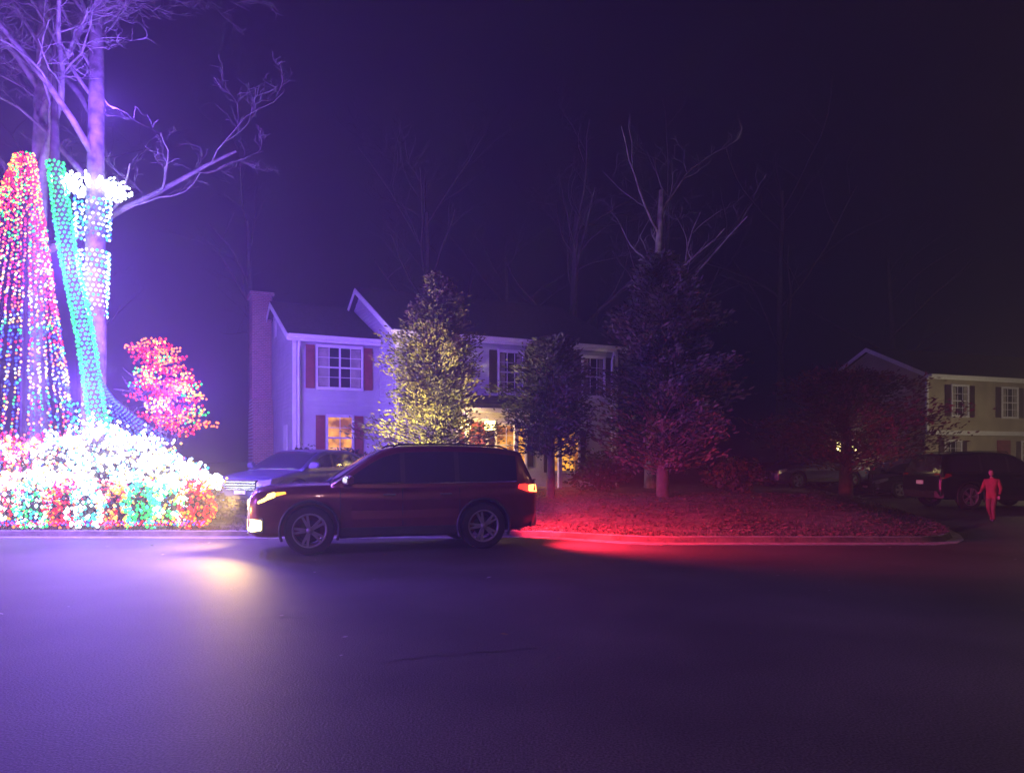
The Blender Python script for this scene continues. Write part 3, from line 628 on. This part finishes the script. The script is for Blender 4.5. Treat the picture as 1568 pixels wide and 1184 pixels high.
for v in bm.verts:
    c=v.co.copy(); z=c.z; w=1-.18*max(0,-z); v.co=Vector((c.x*.098*w+.045,c.y*.078*w,1.66+z*.118))
    if c.x>.85 and abs(z+.1)<.2 and abs(c.y)<.25: v.co.x+=.02
bm_obj(bm,'head',M['skin'],P,True)
bm=bmesh.new(); bmesh.ops.create_uvsphere(bm,u_segments=24,v_segments=16,radius=1)
bmesh.ops.delete(bm,geom=[v for v in bm.verts if v.co.z<-.35 or (v.co.x>.5 and v.co.z<.42)],context='VERTS')
for v in bm.verts: v.co=Vector((v.co.x*.107+.040,v.co.y*.088,1.668+v.co.z*.122))
bm_obj(bm,'hair',M['hair'],P,True)
for sg in (1,-1):
    hull('ear',[(.04,sg*.078,1.64),(.055,sg*.08,1.69),(.03,sg*.092,1.69),(.035,sg*.088,1.645)],M['skin'],P,.003)
    hull('eye',[(.135,sg*.03,1.668),(.128,sg*.042,1.668),(.134,sg*.034,1.676),(.134,sg*.034,1.660),(.12,sg*.034,1.668)],M['black'],P,.001)
hull('mouth',[(.136,-.022,1.606),(.136,.022,1.606),(.142,0,1.611),(.142,0,1.602),(.12,0,1.606)],M['shutr'],P,.001)
# ------------------------------------------------------------------ display fill lights and other lamps
PUR=(.19,.07,1.0)
for i,(x,y,z,e,c_) in enumerate([(-9.0,15.4,3.0,1300,PUR),(-9.3,15.6,5.6,1650,PUR),(-9.2,16.6,9.4,600,PUR),(-7.2,15.6,2.8,1200,PUR),(-15.5,15.6,3.2,1400,PUR),(-12.0,6.5,3.4,5600,(.33,.12,1))]):
    lamp('display_fill_light','POINT',(x,y,z),e,c_,None,.12)  # added point lights for the bulbs' glow; nearest one unseen, fills the road
def wl(x,y,z): v=Matrix.Rotation(radians(25),4,'Z')@Vector((x,y,z)); return (v.x-6.79,v.y+23,v.z+.56)
lamp('porch_lamp_light','POINT',wl(5.35,-2.8,1.8),75,(1,.58,.12),None,.08)
lamp('porch_lamp_light','POINT',wl(4.3,-3.85,1.95),90,(1,.62,.14),None,.06)
gf=empty('tree_fill_floodlight',at(-3.4,16.4)); tube('stake',[(0,0,0),(0,0,.25)],.015,M['black'],gf); hull('housing',[(x,y,z) for x in(-.1,.1) for y in (-.05,.06) for z in (.25,.4)],M['black'],gf)  # invented fixture to go with the evergreen's fill light
lamp('tree_fill_beam','SPOT',(-3.4,16.55,.75),3800,(1,.80,.28),None,.06,(-1.95,19.2,3.5),64,.8)  # warm spot added to light up the evergreen
lamp('lantern_and_fill_light','POINT',(11.0,23.9,2.2),80,(1,.82,.5),None,.1)
lamp('lantern_and_fill_light','POINT',(21.5,27.5,2.6),300,(1,.84,.5),None,.1)  # fill light on the colonial house; no lantern stands here
def fill_street_lamp(loc,rz,e,col):
    sl=empty('fill_street_lamp',loc,rz); tube('post',[(0,0,0),(0,0,7.2),(-.3,.4,7.8),(-.9,1.3,8.0)],[.10,.07,.06,.05],M['alloy'],sl); hull('lamp_head',[(-.9+x,1.3+y,z) for x in (-.15,.15) for y in (-.1,.5) for z in (7.95,8.1)],M['alloy'],sl)
    lamp('fill_street_light','POINT',(-.95,1.6,7.8),e,col,sl,.15)
fill_street_lamp((3.5,-5,0),0,760,(1,.52,.52))  # unseen lamp behind the camera, added as fill on the road centre
fill_street_lamp((12.5,7.0,0),radians(60),260,(1,.62,.25))  # unseen lamp off to the right, added to warm that side of the road
s=bpy.data.lights.new('moon','SUN'); s.energy=.003; s.angle=radians(.5); s.color=(.7,.75,1); so=bpy.data.objects.new('moon',s); COL.objects.link(so); so.rotation_euler=(radians(50),0,radians(-30))
# ------------------------------------------------------------------ haze
m=bpy.data.materials.new('night_haze'); m.use_nodes=True; n=m.node_tree.nodes; l=m.node_tree.links
n.clear(); o=n.new('ShaderNodeOutputMaterial'); v=n.new('ShaderNodeVolumeScatter'); v.inputs['Density'].default_value=.0062; v.inputs['Anisotropy'].default_value=.5; v.inputs['Color'].default_value=(1,1,1,1)
l.new(v.outputs[0],o.inputs['Volume'])
hz=box('night_haze',(-40,-8,-2),(60,70,35),m,None,0)
# ------------------------------------------------------------------ world
w=bpy.data.worlds.new('World'); scene.world=w; w.use_nodes=True; n=w.node_tree.nodes; l=w.node_tree.links; n.clear()
o=n.new('ShaderNodeOutputWorld'); sk=n.new('ShaderNodeTexSky'); sk.sky_type='NISHITA'; sk.sun_disc=False; sk.sun_elevation=radians(1); sk.sun_rotation=radians(150)
b1=n.new('ShaderNodeBackground'); b1.inputs['Strength'].default_value=.0001; l.new(sk.outputs[0],b1.inputs['Color'])
b2=n.new('ShaderNodeBackground'); b2.inputs['Color'].default_value=(.03,.02,.6,1); b2.inputs['Strength'].default_value=.005
ad=n.new('ShaderNodeAddShader'); l.new(b1.outputs[0],ad.inputs[0]); l.new(b2.outputs[0],ad.inputs[1]); l.new(ad.outputs[0],o.inputs['Surface'])
# ------------------------------------------------------------------ camera
c=bpy.data.cameras.new('camera'); c.lens=26; c.sensor_width=36; c.shift_y=.072; c.clip_end=1500; co=bpy.data.objects.new('camera',c); COL.objects.link(co)
co.location=(0,0,1.5); co.rotation_euler=(radians(90),0,0); scene.camera=co
scene.view_settings.view_transform='Standard'; scene.view_settings.look='None'; scene.view_settings.exposure=0
